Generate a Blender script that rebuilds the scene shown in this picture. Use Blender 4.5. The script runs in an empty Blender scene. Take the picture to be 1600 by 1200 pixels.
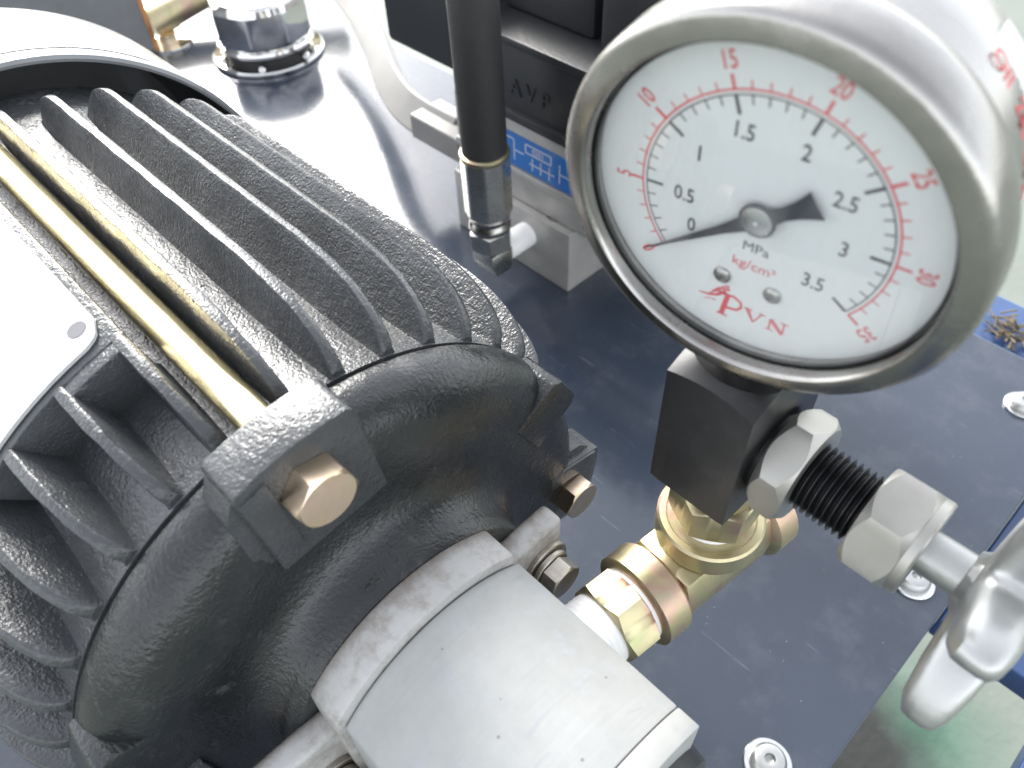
import bpy, bmesh, math, random
from mathutils import Vector, Matrix
random.seed(7)
PI = math.pi
S = 0.01            # modelled in centimetres, built in metres
ZP = 25.0           # camera-origin frame -> lid surface at z = 0
sc = bpy.context.scene
C = sc.collection

# ------------------------------------------------------------------ camera
cam_d = bpy.data.cameras.new("camera")
cam = bpy.data.objects.new("camera", cam_d)
C.objects.link(cam)
RC = ((0.6978449, 0.7155778, -0.03099863), (0.51992078, -0.53585444, -0.6652386), (-0.49264073, 0.44811654, -0.74598705))
cam.matrix_world = Matrix(((RC[0][0], -RC[1][0], -RC[2][0], 0.0),
                           (RC[0][1], -RC[1][1], -RC[2][1], 0.0),
                           (RC[0][2], -RC[1][2], -RC[2][2], ZP * S),
                           (0, 0, 0, 1)))
cam_d.sensor_width = 36
cam_d.lens = 36 * 1250 / 1600
cam_d.clip_start = 0.005
cam_d.clip_end = 200
cam_d.dof.use_dof = True
cam_d.dof.focus_distance = 0.185
cam_d.dof.aperture_fstop = (cam_d.lens / 1000) / 0.0013
cam_d.dof.aperture_blades = 0
sc.camera = cam

# ------------------------------------------------------------------ light
SUN_EL, SUN_AZ = math.radians(35), math.radians(163)      # azimuth measured from +X towards +Y
sund = bpy.data.lights.new("sun", 'SUN')
sund.energy = 1.5
sund.angle = math.radians(26)
sund.color = (1.0, 0.965, 0.91)
sun = bpy.data.objects.new("sun", sund)
C.objects.link(sun)
sdir = Vector((math.cos(SUN_EL) * math.cos(SUN_AZ), math.cos(SUN_EL) * math.sin(SUN_AZ), math.sin(SUN_EL)))
sun.rotation_euler = sdir.to_track_quat('Z', 'Y').to_euler()
sun.location = (0, 0, 3)
w = bpy.data.worlds.new("World")
sc.world = w
w.use_nodes = True
wn = w.node_tree.nodes
sky = wn.new('ShaderNodeTexSky')
sky.sky_type = 'NISHITA'
sky.sun_disc = False
sky.sun_elevation = SUN_EL
sky.sun_rotation = PI / 2 - SUN_AZ
sky.air_density = 1.0
sky.dust_density = 1.2
sky.ozone_density = 1.0
wn['Background'].inputs[1].default_value = 0.15
bw = wn.new('ShaderNodeHueSaturation'); bw.inputs['Saturation'].default_value = .22      # thin high haze: paler sky
w.node_tree.links.new(sky.outputs[0], bw.inputs['Color']); w.node_tree.links.new(bw.outputs[0], wn['Background'].inputs[0])
sc.view_settings.view_transform = 'Standard'
sc.view_settings.look = 'None'
sc.view_settings.exposure = 2.05
sc.view_settings.gamma = 1

# ------------------------------------------------------------------ materials
def hexc(r, g, b): return (r, g, b, 1)
class MatB:
    def __init__(s, name):
        s.m = bpy.data.materials.new(name); s.m.use_nodes = True
        s.nt = s.m.node_tree; s.n = s.nt.nodes; s.b = s.n['Principled BSDF']
        s.tc = s.n.new('ShaderNodeTexCoord'); s.co = s.tc.outputs['Object']
    def L(s, a, b): s.nt.links.new(a, b)
    def noise(s, scale, detail=3, rough=.55, dist=0, vec=None):
        x = s.n.new('ShaderNodeTexNoise'); x.inputs['Scale'].default_value = scale
        x.inputs['Detail'].default_value = detail; x.inputs['Roughness'].default_value = rough
        x.inputs['Distortion'].default_value = dist
        s.L(vec or s.co, x.inputs['Vector']); return x.outputs['Fac']
    def voro(s, scale, feat='F1', out='Distance', rnd=1):
        x = s.n.new('ShaderNodeTexVoronoi'); x.feature = feat; x.inputs['Scale'].default_value = scale
        x.inputs['Randomness'].default_value = rnd
        s.L(s.co, x.inputs['Vector']); return x.outputs[out]
    def stretch(s, sx, sy, sz, rot=(0, 0, 0)):
        x = s.n.new('ShaderNodeMapping'); x.inputs['Scale'].default_value = (sx, sy, sz)
        x.inputs['Rotation'].default_value = rot
        s.L(s.co, x.inputs['Vector']); return x.outputs[0]
    def ramp(s, fac, stops, interp='LINEAR'):
        x = s.n.new('ShaderNodeValToRGB'); cr = x.color_ramp; cr.interpolation = interp
        while len(cr.elements) < len(stops): cr.elements.new(.5)
        for e, (p, c) in zip(cr.elements, stops):
            e.position = p; e.color = (c, c, c, 1) if isinstance(c, (int, float)) else (*c, 1)
        s.L(fac, x.inputs[0]); return x.outputs[0]
    def mix(s, fac, a, b, mode='MIX'):
        x = s.n.new('ShaderNodeMix'); x.data_type = 'RGBA'; x.blend_type = mode
        for i, v in ((0, fac), (6, a), (7, b)):
            if hasattr(v, 'links') or hasattr(v, 'is_linked'): s.L(v, x.inputs[i])
            else: x.inputs[i].default_value = v if i == 0 else (*v, 1)
        return x.outputs[2]
    def add(s, a, b, op='ADD'):
        x = s.n.new('ShaderNodeMath'); x.operation = op
        for i, v in ((0, a), (1, b)):
            if isinstance(v, (int, float)): x.inputs[i].default_value = v
            else: s.L(v, x.inputs[i])
        return x.outputs[0]
    def bump(s, h, dist, strength=1.0, prev=None):
        x = s.n.new('ShaderNodeBump'); x.inputs['Distance'].default_value = dist
        x.inputs['Strength'].default_value = strength
        s.L(h, x.inputs['Height'])
        if prev: s.L(prev, x.inputs['Normal'])
        return x.outputs[0]
    def set(s, **k):
        for key, v in k.items():
            key = {'base': 'Base Color', 'rough': 'Roughness', 'metal': 'Metallic', 'coat': 'Coat Weight', 'coatr': 'Coat Roughness',
                   'normal': 'Normal', 'spec': 'Specular IOR Level', 'coatn': 'Coat Normal', 'ior': 'IOR', 'aniso': 'Anisotropic'}[key]
            i = s.b.inputs[key]
            if isinstance(v, tuple): i.default_value = (*v, 1)
            elif isinstance(v, (int, float)): i.default_value = v
            else: s.L(v, i)
        return s

def cast_paint(name, col, rough=.22, grain=1500, depth=.00028, scuff=.4):
    m = MatB(name)
    n1 = m.noise(grain, 2, .55); n2 = m.noise(grain * .4, 2, .5); n3 = m.noise(90, 3)
    amp = m.ramp(n3, [(.3, .45), (.7, 1.0)])
    h = m.add(m.add(n1, m.add(n2, .8, 'MULTIPLY')), amp, 'MULTIPLY')
    b1 = m.bump(h, depth)
    pit = m.ramp(m.voro(110), [(0, 0), (.02, 0), (.05, 1), (1, 1)])
    b2 = m.bump(pit, .0004, 1, b1)
    c = m.ramp(m.noise(60, 5, .6), [(.3, tuple(x * .8 for x in col)), (.7, tuple(x * 1.25 for x in col))])
    dust = m.ramp(m.noise(240, 5, .7), [(.60, 0), (.8, .25)])
    c = m.mix(dust, c, (.15, .145, .14))
    sc2 = m.ramp(m.noise(48, 7, .75, .3), [(.62, 0), (.66, scuff), (.9, scuff)])
    c = m.mix(sc2, c, (.13, .13, .13))
    r = m.add(m.ramp(m.noise(90, 4), [(.3, rough - .05), (.75, rough + .12)]), m.add(sc2, .25, 'MULTIPLY'))
    m.set(base=c, rough=r, normal=b2)
    return m.m

M_CAST = cast_paint("cast iron dark grey paint", (.046, .049, .052))
M_CAST_SHADED = cast_paint("cast iron dark grey paint shaded for shield", (.014, .0155, .0165), .25, 1300, .00024, .25)  # same motor paint, base darkened to carry the end shield's shade

def plate_paint():
    m = MatB("navy gloss paint")
    c = m.ramp(m.noise(14, 5, .6), [(.3, (.027, .036, .053)), (.7, (.036, .046, .066))])
    sp = m.ramp(m.voro(260), [(0, .5), (.04, .5), (.075, 0), (1, 0)])
    gate = m.ramp(m.noise(30, 2), [(.5, 0), (.62, 1)])
    spk = m.mix(1.0, sp, gate, 'MULTIPLY')
    c = m.mix(spk, c, (.30, .31, .33))
    film = m.ramp(m.noise(45, 6, .7), [(.50, 0), (.8, .14)])
    c = m.mix(film, c, (.24, .24, .26))
    sv = m.stretch(1, 26, 1, (0, 0, .55))
    sc_ = m.ramp(m.noise(26, 2, .4, .2, sv), [(.715, 0), (.73, .22), (.745, 0)])
    c = m.mix(sc_, c, (.4, .4, .42))
    r = m.ramp(m.noise(22, 6, .65), [(.25, .12), (.75, .19)])
    b = m.bump(m.noise(260, 3), .00004)
    m.set(base=c, rough=r, normal=b, coat=.15, coatr=.1)
    return m.m
M_PLATE = plate_paint()

def metal(name, col, rough=.3, var=.1, scale=120, bump=.00003, metallic=1.0, dirt=None, dirtamt=.3, brushed=None, bscale=300):
    m = MatB(name)
    c = m.ramp(m.noise(scale * .5, 5, .6), [(.25, tuple(x * .86 for x in col)), (.75, tuple(min(1, x * 1.08) for x in col))])
    if dirt:
        c = m.mix(m.ramp(m.noise(scale * .8, 6, .7), [(.52, 0), (.74, dirtamt)]), c, dirt)
    r = m.ramp(m.noise(scale, 5), [(.2, max(.03, rough - var)), (.8, rough + var)])
    if brushed:
        h = m.noise(bscale, 3, .6, 0, m.stretch(*brushed))
    else:
        h = m.noise(bscale, 4)
    m.set(base=c, rough=r, metal=metallic, normal=m.bump(h, bump))
    return m.m
M_STEEL = metal("stainless steel", (.36, .35, .335), .27, .07, 90, .00002, dirt=(.3, .28, .25), dirtamt=.25)
M_STEELB = metal("brushed bezel steel", (.33, .32, .305), .25, .08, 160, .00008, dirt=(.22, .2, .18), dirtamt=.4)
M_NUT = metal("matte nickel nut", (.40, .39, .36), .42, .06, 160, .00003, metallic=.85, dirt=(.3, .28, .25), dirtamt=.25)
M_ZINC = metal("bright zinc", (.44, .445, .435), .40, .10, 130, .00012, metallic=.85, dirt=(.38, .37, .35), dirtamt=.4)
M_CHROME = metal("polished chrome", (.72, .71, .70), .07, .03, 60, .00001)
M_ALU = metal("machined cast aluminium", (.62, .62, .61), .46, .05, 60, .00003, metallic=.45, dirt=(.42, .42, .42), dirtamt=.35)
def pump_alu():
    m = MatB("turned aluminium with scuffs")
    c = m.ramp(m.noise(40, 6, .65), [(.25, (.27, .275, .27)), (.75, (.38, .385, .375))])
    s1 = m.ramp(m.noise(60, 3, .5, .4, m.stretch(6, 1, 1, (0, 0, .5))), [(.66, 0), (.70, .6), (.74, 0)])
    c = m.mix(s1, c, (.28, .29, .31))
    s2 = m.ramp(m.noise(95, 6, .75), [(.56, 0), (.70, .65)])
    c = m.mix(s2, c, (.34, .36, .40))
    sp = m.ramp(m.voro(160), [(0, .8), (.04, .8), (.06, 0), (1, 0)])
    c = m.mix(sp, c, (.15, .15, .15))
    h = m.noise(900, 3, .6, 0, m.stretch(1, .04, .04))
    m.set(base=c, rough=m.ramp(m.noise(70, 4), [(.2, .50), (.8, .66)]), metal=.05, spec=.35, normal=m.bump(h, .00009))
    return m.m
M_PUMP = pump_alu()
def flange_alu():
    m = MatB("rough cast aluminium, grimy")
    c = m.ramp(m.noise(50, 6, .65), [(.25, (.34, .335, .325)), (.75, (.47, .465, .455))])
    g = m.ramp(m.noise(70, 8, .75), [(.50, 0), (.62, .5), (.75, .75)])
    c = m.mix(g, c, (.17, .135, .10))
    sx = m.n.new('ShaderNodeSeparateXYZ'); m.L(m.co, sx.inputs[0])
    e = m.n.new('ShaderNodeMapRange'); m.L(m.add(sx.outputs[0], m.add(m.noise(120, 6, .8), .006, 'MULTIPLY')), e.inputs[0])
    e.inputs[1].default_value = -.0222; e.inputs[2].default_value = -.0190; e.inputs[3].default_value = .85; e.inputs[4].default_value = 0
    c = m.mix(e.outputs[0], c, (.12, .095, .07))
    h = m.noise(500, 5)
    m.set(base=c, rough=.6, metal=.15, normal=m.bump(h, .0001))
    return m.m
M_FLANGE = flange_alu()
def yellow_zinc():
    m = MatB("yellow passivated zinc")
    c = m.ramp(m.noise(75, 3, .5, .6), [(.30, (.34, .38, .20)), (.42, (.46, .41, .26)), (.54, (.50, .44, .28)), (.63, (.50, .34, .27)), (.74, (.42, .42, .28))])
    r = m.ramp(m.noise(140, 4), [(.2, .34), (.8, .52)])
    m.set(base=c, rough=r, metal=1, normal=m.bump(m.noise(500, 4), .00005))
    return m.m
M_GOLD = yellow_zinc()
def bolt_zinc():
    m = MatB("copper tinted zinc bolt")
    c = m.ramp(m.noise(90, 3, .5, .6), [(.3, (.66, .55, .36)), (.5, (.74, .58, .44)), (.7, (.68, .60, .40))])
    m.set(base=c, rough=.3, metal=1, normal=m.bump(m.noise(800, 4, .6, 0, m.stretch(.1, 1, 1)), .00008))
    return m.m
M_BOLT = bolt_zinc()
M_BOLTDULL = metal("dull grey zinc bolt", (.45, .42, .37), .42, .1, 200, .00008, dirt=(.16, .12, .08), dirtamt=.6)
M_ROD = metal("yellow zinc rod", (.80, .70, .42), .23, .05, 90, .00003, brushed=(.05, 1, 1))
M_BLACKOX = metal("black oxide steel", (.006, .006, .007), .36, .08, 120, .00004, metallic=.0, dirt=(.10, .10, .10), dirtamt=.15)
def plain(name, col, rough=.5, bump=0, scale=300, coat=0, metallic=0, var=.12):
    m = MatB(name)
    c = m.ramp(m.noise(scale * .2, 4), [(.3, tuple(x * (1 - var) for x in col)), (.7, tuple(min(1, x * (1 + var)) for x in col))])
    m.set(base=c, rough=rough, coat=coat, metal=metallic)
    if bump: m.set(normal=m.bump(m.noise(scale, 4), bump))
    return m.m
M_RUBBER = plain("black rubber hose", (.026, .026, .025), .62, .0001, 500)
M_BLACKPL = plain("black coil housing", (.016, .017, .019), .42, .00008, 500)
M_BLACKCAST = plain("black valve casting", (.018, .019, .021), .40, .00010, 700)
M_FERR = metal("olive zinc ferrule", (.62, .60, .54), .28, .06, 120, .00003)
M_PTFE = plain("white ptfe tape", (.88, .87, .86), .5, .00015, 500, var=.05)
M_DIAL = plain("white dial enamel", (.66, .66, .66), .35, 0, 100, var=.01)
M_INKBLK = plain("black dial ink", (.025, .025, .03), .5)
M_INKRED = plain("red dial ink", (.62, .06, .075), .5)
M_POINTER = plain("black pointer enamel", (.012, .014, .022), .4)
M_BLUE = plain("blue enamel", (.022, .055, .15), .32, .00006, 200, coat=.3, var=.2)
M_LABELW = plain("white sticker", (.62, .615, .61), .4, var=.02)
M_NAMEPL = plain("aluminium name plate", (.72, .72, .72), .34, .00002, 300, metallic=.55, var=.04)
M_INKGREY = plain("grey print", (.25, .24, .25), .5)
M_HOLE = plain("shaded hole", (.10, .10, .11), .6)
M_INKFAINT = plain("faint violet print", (.48, .42, .50), .5)
M_GREYPAINT = plain("mid grey painted sheet", (.155, .16, .165), .42, .00005, 300)
M_SHED = plain("dark shed sheet", (.05, .052, .055), .6, 0, 3)
M_COWL = plain("grey painted cowl sheet", (.17, .175, .18), .33, .00004, 300, coat=.4)
M_RUST = plain("rusty cut edge", (.34, .15, .05), .7, .0003, 500, var=.4)
M_BAR = metal("satin grey steel bar", (.24, .235, .225), .5, .06, 120, .00005, metallic=.15, dirt=(.3, .22, .15), dirtamt=.25)
M_VALVE = metal("silver painted block", (.44, .43, .41), .40, .06, 120, .00004, metallic=.45, dirt=(.2, .17, .14), dirtamt=.3)
M_DARK = plain("dark cavity", (.012, .012, .013), .6)
M_BLUELBL = None
def blue_label():
    m = MatB("blue printed label")
    sx = m.n.new('ShaderNodeSeparateXYZ'); m.L(m.co, sx.inputs[0])
    mr = m.n.new('ShaderNodeMapRange'); m.L(sx.outputs[2], mr.inputs[0])
    mr.inputs[1].default_value = .0; mr.inputs[2].default_value = .016
    c = m.ramp(mr.outputs[0], [(0, (.30, .38, .58)), (.45, (.05, .17, .45)), (1, (.015, .13, .42))])
    m.set(base=c, rough=.3, coat=.3)
    return m.m
M_BLUELBL = blue_label()
def concrete():
    m = MatB("green tinted concrete floor")
    n = m.noise(3.2, 6, .65)
    c = m.ramp(n, [(.3, (.12, .14, .115)), (.7, (.17, .19, .165))])
    c = m.mix(m.ramp(m.noise(60, 6, .8), [(.58, 0), (.72, .4)]), c, (.14, .14, .12))
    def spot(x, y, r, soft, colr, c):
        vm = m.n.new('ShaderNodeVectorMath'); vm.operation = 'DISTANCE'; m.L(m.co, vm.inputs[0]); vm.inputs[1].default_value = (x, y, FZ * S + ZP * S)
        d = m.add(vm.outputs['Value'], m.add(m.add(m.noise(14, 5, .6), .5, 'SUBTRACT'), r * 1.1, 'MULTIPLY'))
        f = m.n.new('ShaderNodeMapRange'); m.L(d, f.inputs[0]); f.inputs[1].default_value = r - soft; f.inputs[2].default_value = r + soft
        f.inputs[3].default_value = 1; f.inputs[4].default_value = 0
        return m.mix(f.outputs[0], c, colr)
    c = spot(.050, .345, .032, .040, (.02, .10, .06), c)
    c = spot(-.005, .285, .075, .028, (.012, .013, .012), c)  # shade by the lid edge and tank side, painted into the floor colour
    m.set(base=c, rough=.62, normal=m.bump(m.noise(150, 6), .0008))
    return m.m
FZ = -62.0
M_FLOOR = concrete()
M_GREEN = plain("green paint spill", (.02, .20, .11), .45, .0002, 60)
M_FLOORSHADE = plain("black painted shade patch", (.012, .013, .012), .3, .0002, 60)  # unused flat colour for the painted shade patch on the floor
M_STRAW = plain("dry straw debris", (.13, .105, .065), .8, var=.4)
M_WASHER = metal("washer zinc", (.66, .66, .66), .25, .06, 200, .00004)
def glass():
    m = bpy.data.materials.new("gauge glass"); m.use_nodes = True
    n = m.node_tree.nodes; l = m.node_tree.links; n.remove(n['Principled BSDF'])
    t = n.new('ShaderNodeBsdfTransparent'); g = n.new('ShaderNodeBsdfGlossy'); g.inputs['Roughness'].default_value = .02
    lw = n.new('ShaderNodeLayerWeight'); lw.inputs['Blend'].default_value = .5
    p_ = n.new('ShaderNodeMath'); p_.operation = 'POWER'; p_.inputs[1].default_value = 4
    l.new(lw.outputs['Facing'], p_.inputs[0])
    f = n.new('ShaderNodeMath'); f.operation = 'MULTIPLY_ADD'; f.inputs[1].default_value = .8; f.inputs[2].default_value = .05
    l.new(p_.outputs[0], f.inputs[0])
    mx = n.new('ShaderNodeMixShader')
    t.inputs[0].default_value = (.97, .98, .98, 1)
    l.new(f.outputs[0], mx.inputs[0]); l.new(t.outputs[0], mx.inputs[1]); l.new(g.outputs[0], mx.inputs[2])
    d = n.new('ShaderNodeBsdfDiffuse'); d.inputs[0].default_value = (.7, .7, .7, 1)      # dust and wipe marks on the pane
    tc = n.new('ShaderNodeTexCoord'); nz = n.new('ShaderNodeTexNoise'); nz.inputs['Scale'].default_value = 70; nz.inputs['Detail'].default_value = 7
    mp = n.new('ShaderNodeMapping'); mp.inputs['Scale'].default_value = (1, 1, .35); l.new(tc.outputs['Object'], mp.inputs[0]); l.new(mp.outputs[0], nz.inputs['Vector'])
    rp = n.new('ShaderNodeValToRGB'); rp.color_ramp.elements[0].position = .48; rp.color_ramp.elements[0].color = (.015, .015, .015, 1)
    rp.color_ramp.elements[1].position = .8; rp.color_ramp.elements[1].color = (.16, .16, .16, 1); l.new(nz.outputs['Fac'], rp.inputs[0])
    m2 = n.new('ShaderNodeMixShader'); l.new(rp.outputs[0], m2.inputs[0]); l.new(mx.outputs[0], m2.inputs[1]); l.new(d.outputs[0], m2.inputs[2])
    l.new(m2.outputs[0], n['Material Output'].inputs[0])
    return m
M_GLASS = glass()

# ------------------------------------------------------------------ object helpers
def W(p): return Vector((p[0] * S, p[1] * S, (p[2] + ZP) * S))     # cm camera frame -> world metres
def thing(name, label, cat, loc, group=None):
    o = bpy.data.objects.new(name, None); C.objects.link(o)
    o.location = W(loc); o.empty_display_size = .01
    o['label'] = label; o['category'] = cat
    if group: o['group'] = group
    return o
def wloc(o):
    v = Vector(o.location)
    while o.parent: o = o.parent; v += Vector(o.location)
    return v
def obj(name, bm, mat, parent=None, smooth=None, loc=None, label=None):
    """bm in cm, camera frame; linked as one mesh object; smooth = auto-smooth angle"""
    base = wloc(parent) if parent else (W(loc) if loc else Vector((0, 0, 0)))
    bm.normal_update()
    me = bpy.data.meshes.new(name)
    for v in bm.verts: v.co = W(v.co) - base
    bmesh.ops.recalc_face_normals(bm, faces=bm.faces[:])
    if smooth:
        for f in bm.faces: f.smooth = True
        for e in bm.edges:
            if len(e.link_faces) == 2 and e.calc_face_angle(0) > math.radians(smooth): e.smooth = False
    bm.to_mesh(me); bm.free()
    o = bpy.data.objects.new(name, me); C.objects.link(o)
    me.materials.append(mat)
    if parent: o.parent = parent
    else: o.location = base
    if label: o['label'] = label
    return o
def structure(o): o['kind'] = 'structure'; return o

def frame(ax):
    ax = Vector(ax).normalized()
    t = Vector((0, 0, 1)) if abs(ax.z) < .9 else Vector((1, 0, 0))
    u = ax.cross(t).normalized(); v = ax.cross(u).normalized()
    return ax, u, v
def lathe(o, ax, prof, seg=48, bm=None, closed=False, up=None, ang0=0, ang1=2 * PI):
    """prof: list of (h, r) along axis ax from origin o"""
    bm = bm or bmesh.new(); o = Vector(o); ax, u, v = frame(ax)
    if up is not None:
        u = (Vector(up) - ax * Vector(up).dot(ax)).normalized(); v = ax.cross(u)
    full = abs(ang1 - ang0 - 2 * PI) < 1e-6
    rings = []
    n = seg if full else seg + 1
    for h, r in prof:
        if r < 1e-6: rings.append([bm.verts.new(o + ax * h)]); continue
        rings.append([bm.verts.new(o + ax * h + (u * math.cos(a) + v * math.sin(a)) * r)
                      for a in (ang0 + (ang1 - ang0) * i / seg for i in range(n))])
    for a, b in zip(rings, rings[1:]):
        m = seg
        for i in range(m):
            j = (i + 1) % n
            if len(a) == 1 and len(b) == 1: continue
            if len(a) == 1: bm.faces.new((a[0], b[j], b[i]))
            elif len(b) == 1: bm.faces.new((a[i], a[j], b[0]))
            else: bm.faces.new((a[i], a[j], b[j], b[i]))
    return bm
def cyl(a, b, r, r2=None, seg=32, bm=None, bev=0):
    a = Vector(a); b = Vector(b); h = (b - a).length; r2 = r if r2 is None else r2
    if bev: prof = [(0, 0), (0, r - bev), (bev, r), (h - bev, r2), (h, r2 - bev), (h, 0)]
    else: prof = [(0, 0), (0, r), (h, r2), (h, 0)]
    return lathe(a, b - a, prof, seg, bm)
def hexnut(a, ax, h, af, bore=0, up=None, bm=None, cham=(True, True), n=6, per=10, k=.5):
    """hexagonal prism with turned chamfers; across flats af"""
    bm = bm or bmesh.new(); a = Vector(a); ax, u, v = frame(ax)
    if up is not None:
        u = (Vector(up) - ax * Vector(up).dot(ax)).normalized(); v = ax.cross(u)
    N = n * per; rc = af / 2 * 1.0
    rings = [[] for _ in range(6)]
    for i in range(N):
        t = 2 * PI * i / N
        loc = (t % (2 * PI / n)) - PI / n
        r = af / 2 / math.cos(loc)
        r = min(r, af / 2 / math.cos(PI / n) * .985)
        d = u * math.cos(t) + v * math.sin(t)
        c = max(0, r - rc) * k + .012 * af
        c0 = c if cham[0] else .008; c1 = c if cham[1] else .008
        rr = rc * .985
        rings[0].append(bm.verts.new(a + d * max(bore, .001)))
        rings[1].append(bm.verts.new(a + d * rr))
        rings[2].append(bm.verts.new(a + d * r + ax * c0))
        rings[3].append(bm.verts.new(a + d * r + ax * (h - c1)))
        rings[4].append(bm.verts.new(a + d * rr + ax * h))
        rings[5].append(bm.verts.new(a + d * max(bore, .001) + ax * h))
    for p, q in zip(rings, rings[1:] + ([rings[0]] if bore else [])):
        for i in range(N):
            j = (i + 1) % N
            bm.faces.new((p[i], p[j], q[j], q[i]))
    return bm
def box(x0, x1, y0, y1, z0, z1, bev=.03, bm=None, seg=2):
    own = bm is None
    b2 = bmesh.new()
    bmesh.ops.create_cube(b2, size=1)
    for v in b2.verts:
        v.co = Vector((x0 if v.co.x < 0 else x1, y0 if v.co.y < 0 else y1, z0 if v.co.z < 0 else z1))
    if bev: bmesh.ops.bevel(b2, geom=b2.edges[:], offset=bev, segments=seg, affect='EDGES', profile=.6)
    if own: return b2
    merge(bm, b2); return bm
def merge(bm, b2, mtx=None):
    me = bpy.data.meshes.new("tmp"); 
    if mtx: b2.transform(mtx)
    b2.to_mesh(me); bm.from_mesh(me); b2.free(); bpy.data.meshes.remove(me)
def prism(poly, o, u, v, n, h, bev=0, bm=None):
    """extrude 2d polygon (list of (a,b)) in plane u,v at o along n by h"""
    b2 = bmesh.new(); o = Vector(o); u = Vector(u); v = Vector(v); n = Vector(n)
    lo = [b2.verts.new(o + u * a + v * b) for a, b in poly]
    hi = [b2.verts.new(o + u * a + v * b + n * h) for a, b in poly]
    b2.faces.new(lo); b2.faces.new(hi[::-1])
    k = len(poly)
    for i in range(k): b2.faces.new((lo[i], hi[i], hi[(i + 1) % k], lo[(i + 1) % k]))
    bmesh.ops.recalc_face_normals(b2, faces=b2.faces[:])
    if bev:
        ed = [e for e in b2.edges if len(e.link_faces) == 2 and e.calc_face_angle(0) > .35]
        bmesh.ops.bevel(b2, geom=ed, offset=bev, segments=2, affect='EDGES', profile=.6)
    if bm is None: return b2
    merge(bm, b2); return bm
def sweep(path, sect, bm=None, upv=(0, 0, 1), caps=True, smoothpath=0):
    """sweep a closed 2d section along a path; sect(i, t) or list of (a, b)"""
    bm = bm or bmesh.new(); pts = [Vector(p) for p in path]
    if smoothpath:
        for _ in range(smoothpath):
            q = [pts[0]]
            for a, b in zip(pts, pts[1:]): q += [a.lerp(b, .25), a.lerp(b, .75)]
            q.append(pts[-1]); pts = q
    rings = []; up = Vector(upv)
    for i, p in enumerate(pts):
        t = (pts[min(i + 1, len(pts) - 1)] - pts[max(i - 1, 0)]).normalized()
        s = t.cross(up)
        s = s.normalized() if s.length > 1e-4 else Vector((1, 0, 0)); q = s.cross(t)
        sec = sect(i / (len(pts) - 1)) if callable(sect) else sect
        rings.append([bm.verts.new(p + s * a + q * b) for a, b in sec])
    for a, b in zip(rings, rings[1:]):
        for i in range(len(a)):
            j = (i + 1) % len(a); bm.faces.new((a[i], a[j], b[j], b[i]))
    if caps: bm.faces.new(rings[0][::-1]); bm.faces.new(rings[-1])
    return bm
def circle(r, n=20, ry=None): return [(r * math.cos(2 * PI * i / n), (ry or r) * math.sin(2 * PI * i / n)) for i in range(n)]
def rrect(w, h, r, k=4):
    out = []
    for cx, cy, a0 in ((w / 2 - r, h / 2 - r, 0), (-w / 2 + r, h / 2 - r, 90), (-w / 2 + r, -h / 2 + r, 180), (w / 2 - r, -h / 2 + r, 270)):
        for i in range(k + 1):
            a = math.radians(a0 + 90 * i / k); out.append((cx + r * math.cos(a), cy + r * math.sin(a)))
    return out
TEXT_CACHE = {}
def text(body, size, pos, u, v, mat, parent, name="printed_text", ext=.002, bold=0, xs=1, align='CENTER'):
    """flat lettering at pos (cm), u = reading direction, v = up direction"""
    cu = bpy.data.curves.new(name, 'FONT'); cu.body = body; cu.size = size * S
    cu.align_x = align; cu.align_y = 'CENTER'; cu.extrude = ext * S; cu.offset = bold * S
    cu.resolution_u = 3
    key = (body, round(size, 4), name, xs, ext, bold, align, mat.name)
    if key not in TEXT_CACHE:
        o = bpy.data.objects.new(name, cu); C.objects.link(o)
        me = bpy.data.meshes.new_from_object(o.evaluated_get(bpy.context.evaluated_depsgraph_get()))
        me.materials.clear(); me.materials.append(mat); me.name = name
        bpy.data.objects.remove(o); TEXT_CACHE[key] = me
    o = bpy.data.objects.new(name, TEXT_CACHE[key]); C.objects.link(o)
    u = Vector(u).normalized(); v = Vector(v).normalized(); n = u.cross(v)
    m = Matrix((( u.x * xs, v.x, n.x), (u.y * xs, v.y, n.y), (u.z * xs, v.z, n.z)))
    o.parent = parent
    o.matrix_local = Matrix.Translation(W(pos) - wloc(parent)) @ m.to_4x4()
    return o

# ------------------------------------------------------------------ setting: floor, blue tank, lid
FZ = -62.0
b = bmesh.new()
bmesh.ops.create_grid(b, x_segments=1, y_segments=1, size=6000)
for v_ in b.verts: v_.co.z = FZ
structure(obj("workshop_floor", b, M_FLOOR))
LIDX, LIDY0, LIDY1, LIDX0 = .8, -14.0, 31.0, -78.0
structure(obj("tank_lid", box(LIDX0, LIDX, LIDY0, LIDY1, -25.5, -25.0, .06), M_PLATE))
structure(obj("oil_tank_wall", box(LIDX0 + 2, LIDX - 3.2, LIDY0 + 2, LIDY1 - 2, -56, -25.52, .1), M_BLUE))
b = box(.86, 6.5, 18.2, 31.0, -27.0, -25.9, .08)
box(4.75, 6.5, -6, 18.15, -27.0, -25.9, .08, bm=b)
t = obj("blue_frame_rail", b, M_BLUE, loc=(4, 20, -27)); t['label'] = "blue painted steel rail running beside the dark tank lid at the right"; t['category'] = "rail"
b = box(-20, .8, 31.05, 35.5, -27.0, -26.0, .1)
t = obj("blue_deck_strip", b, M_BLUE, loc=(-5, 32, -27)); t['label'] = "blue painted strip behind the far edge of the lid, under the straw"; t['category'] = "metal strip"

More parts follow.
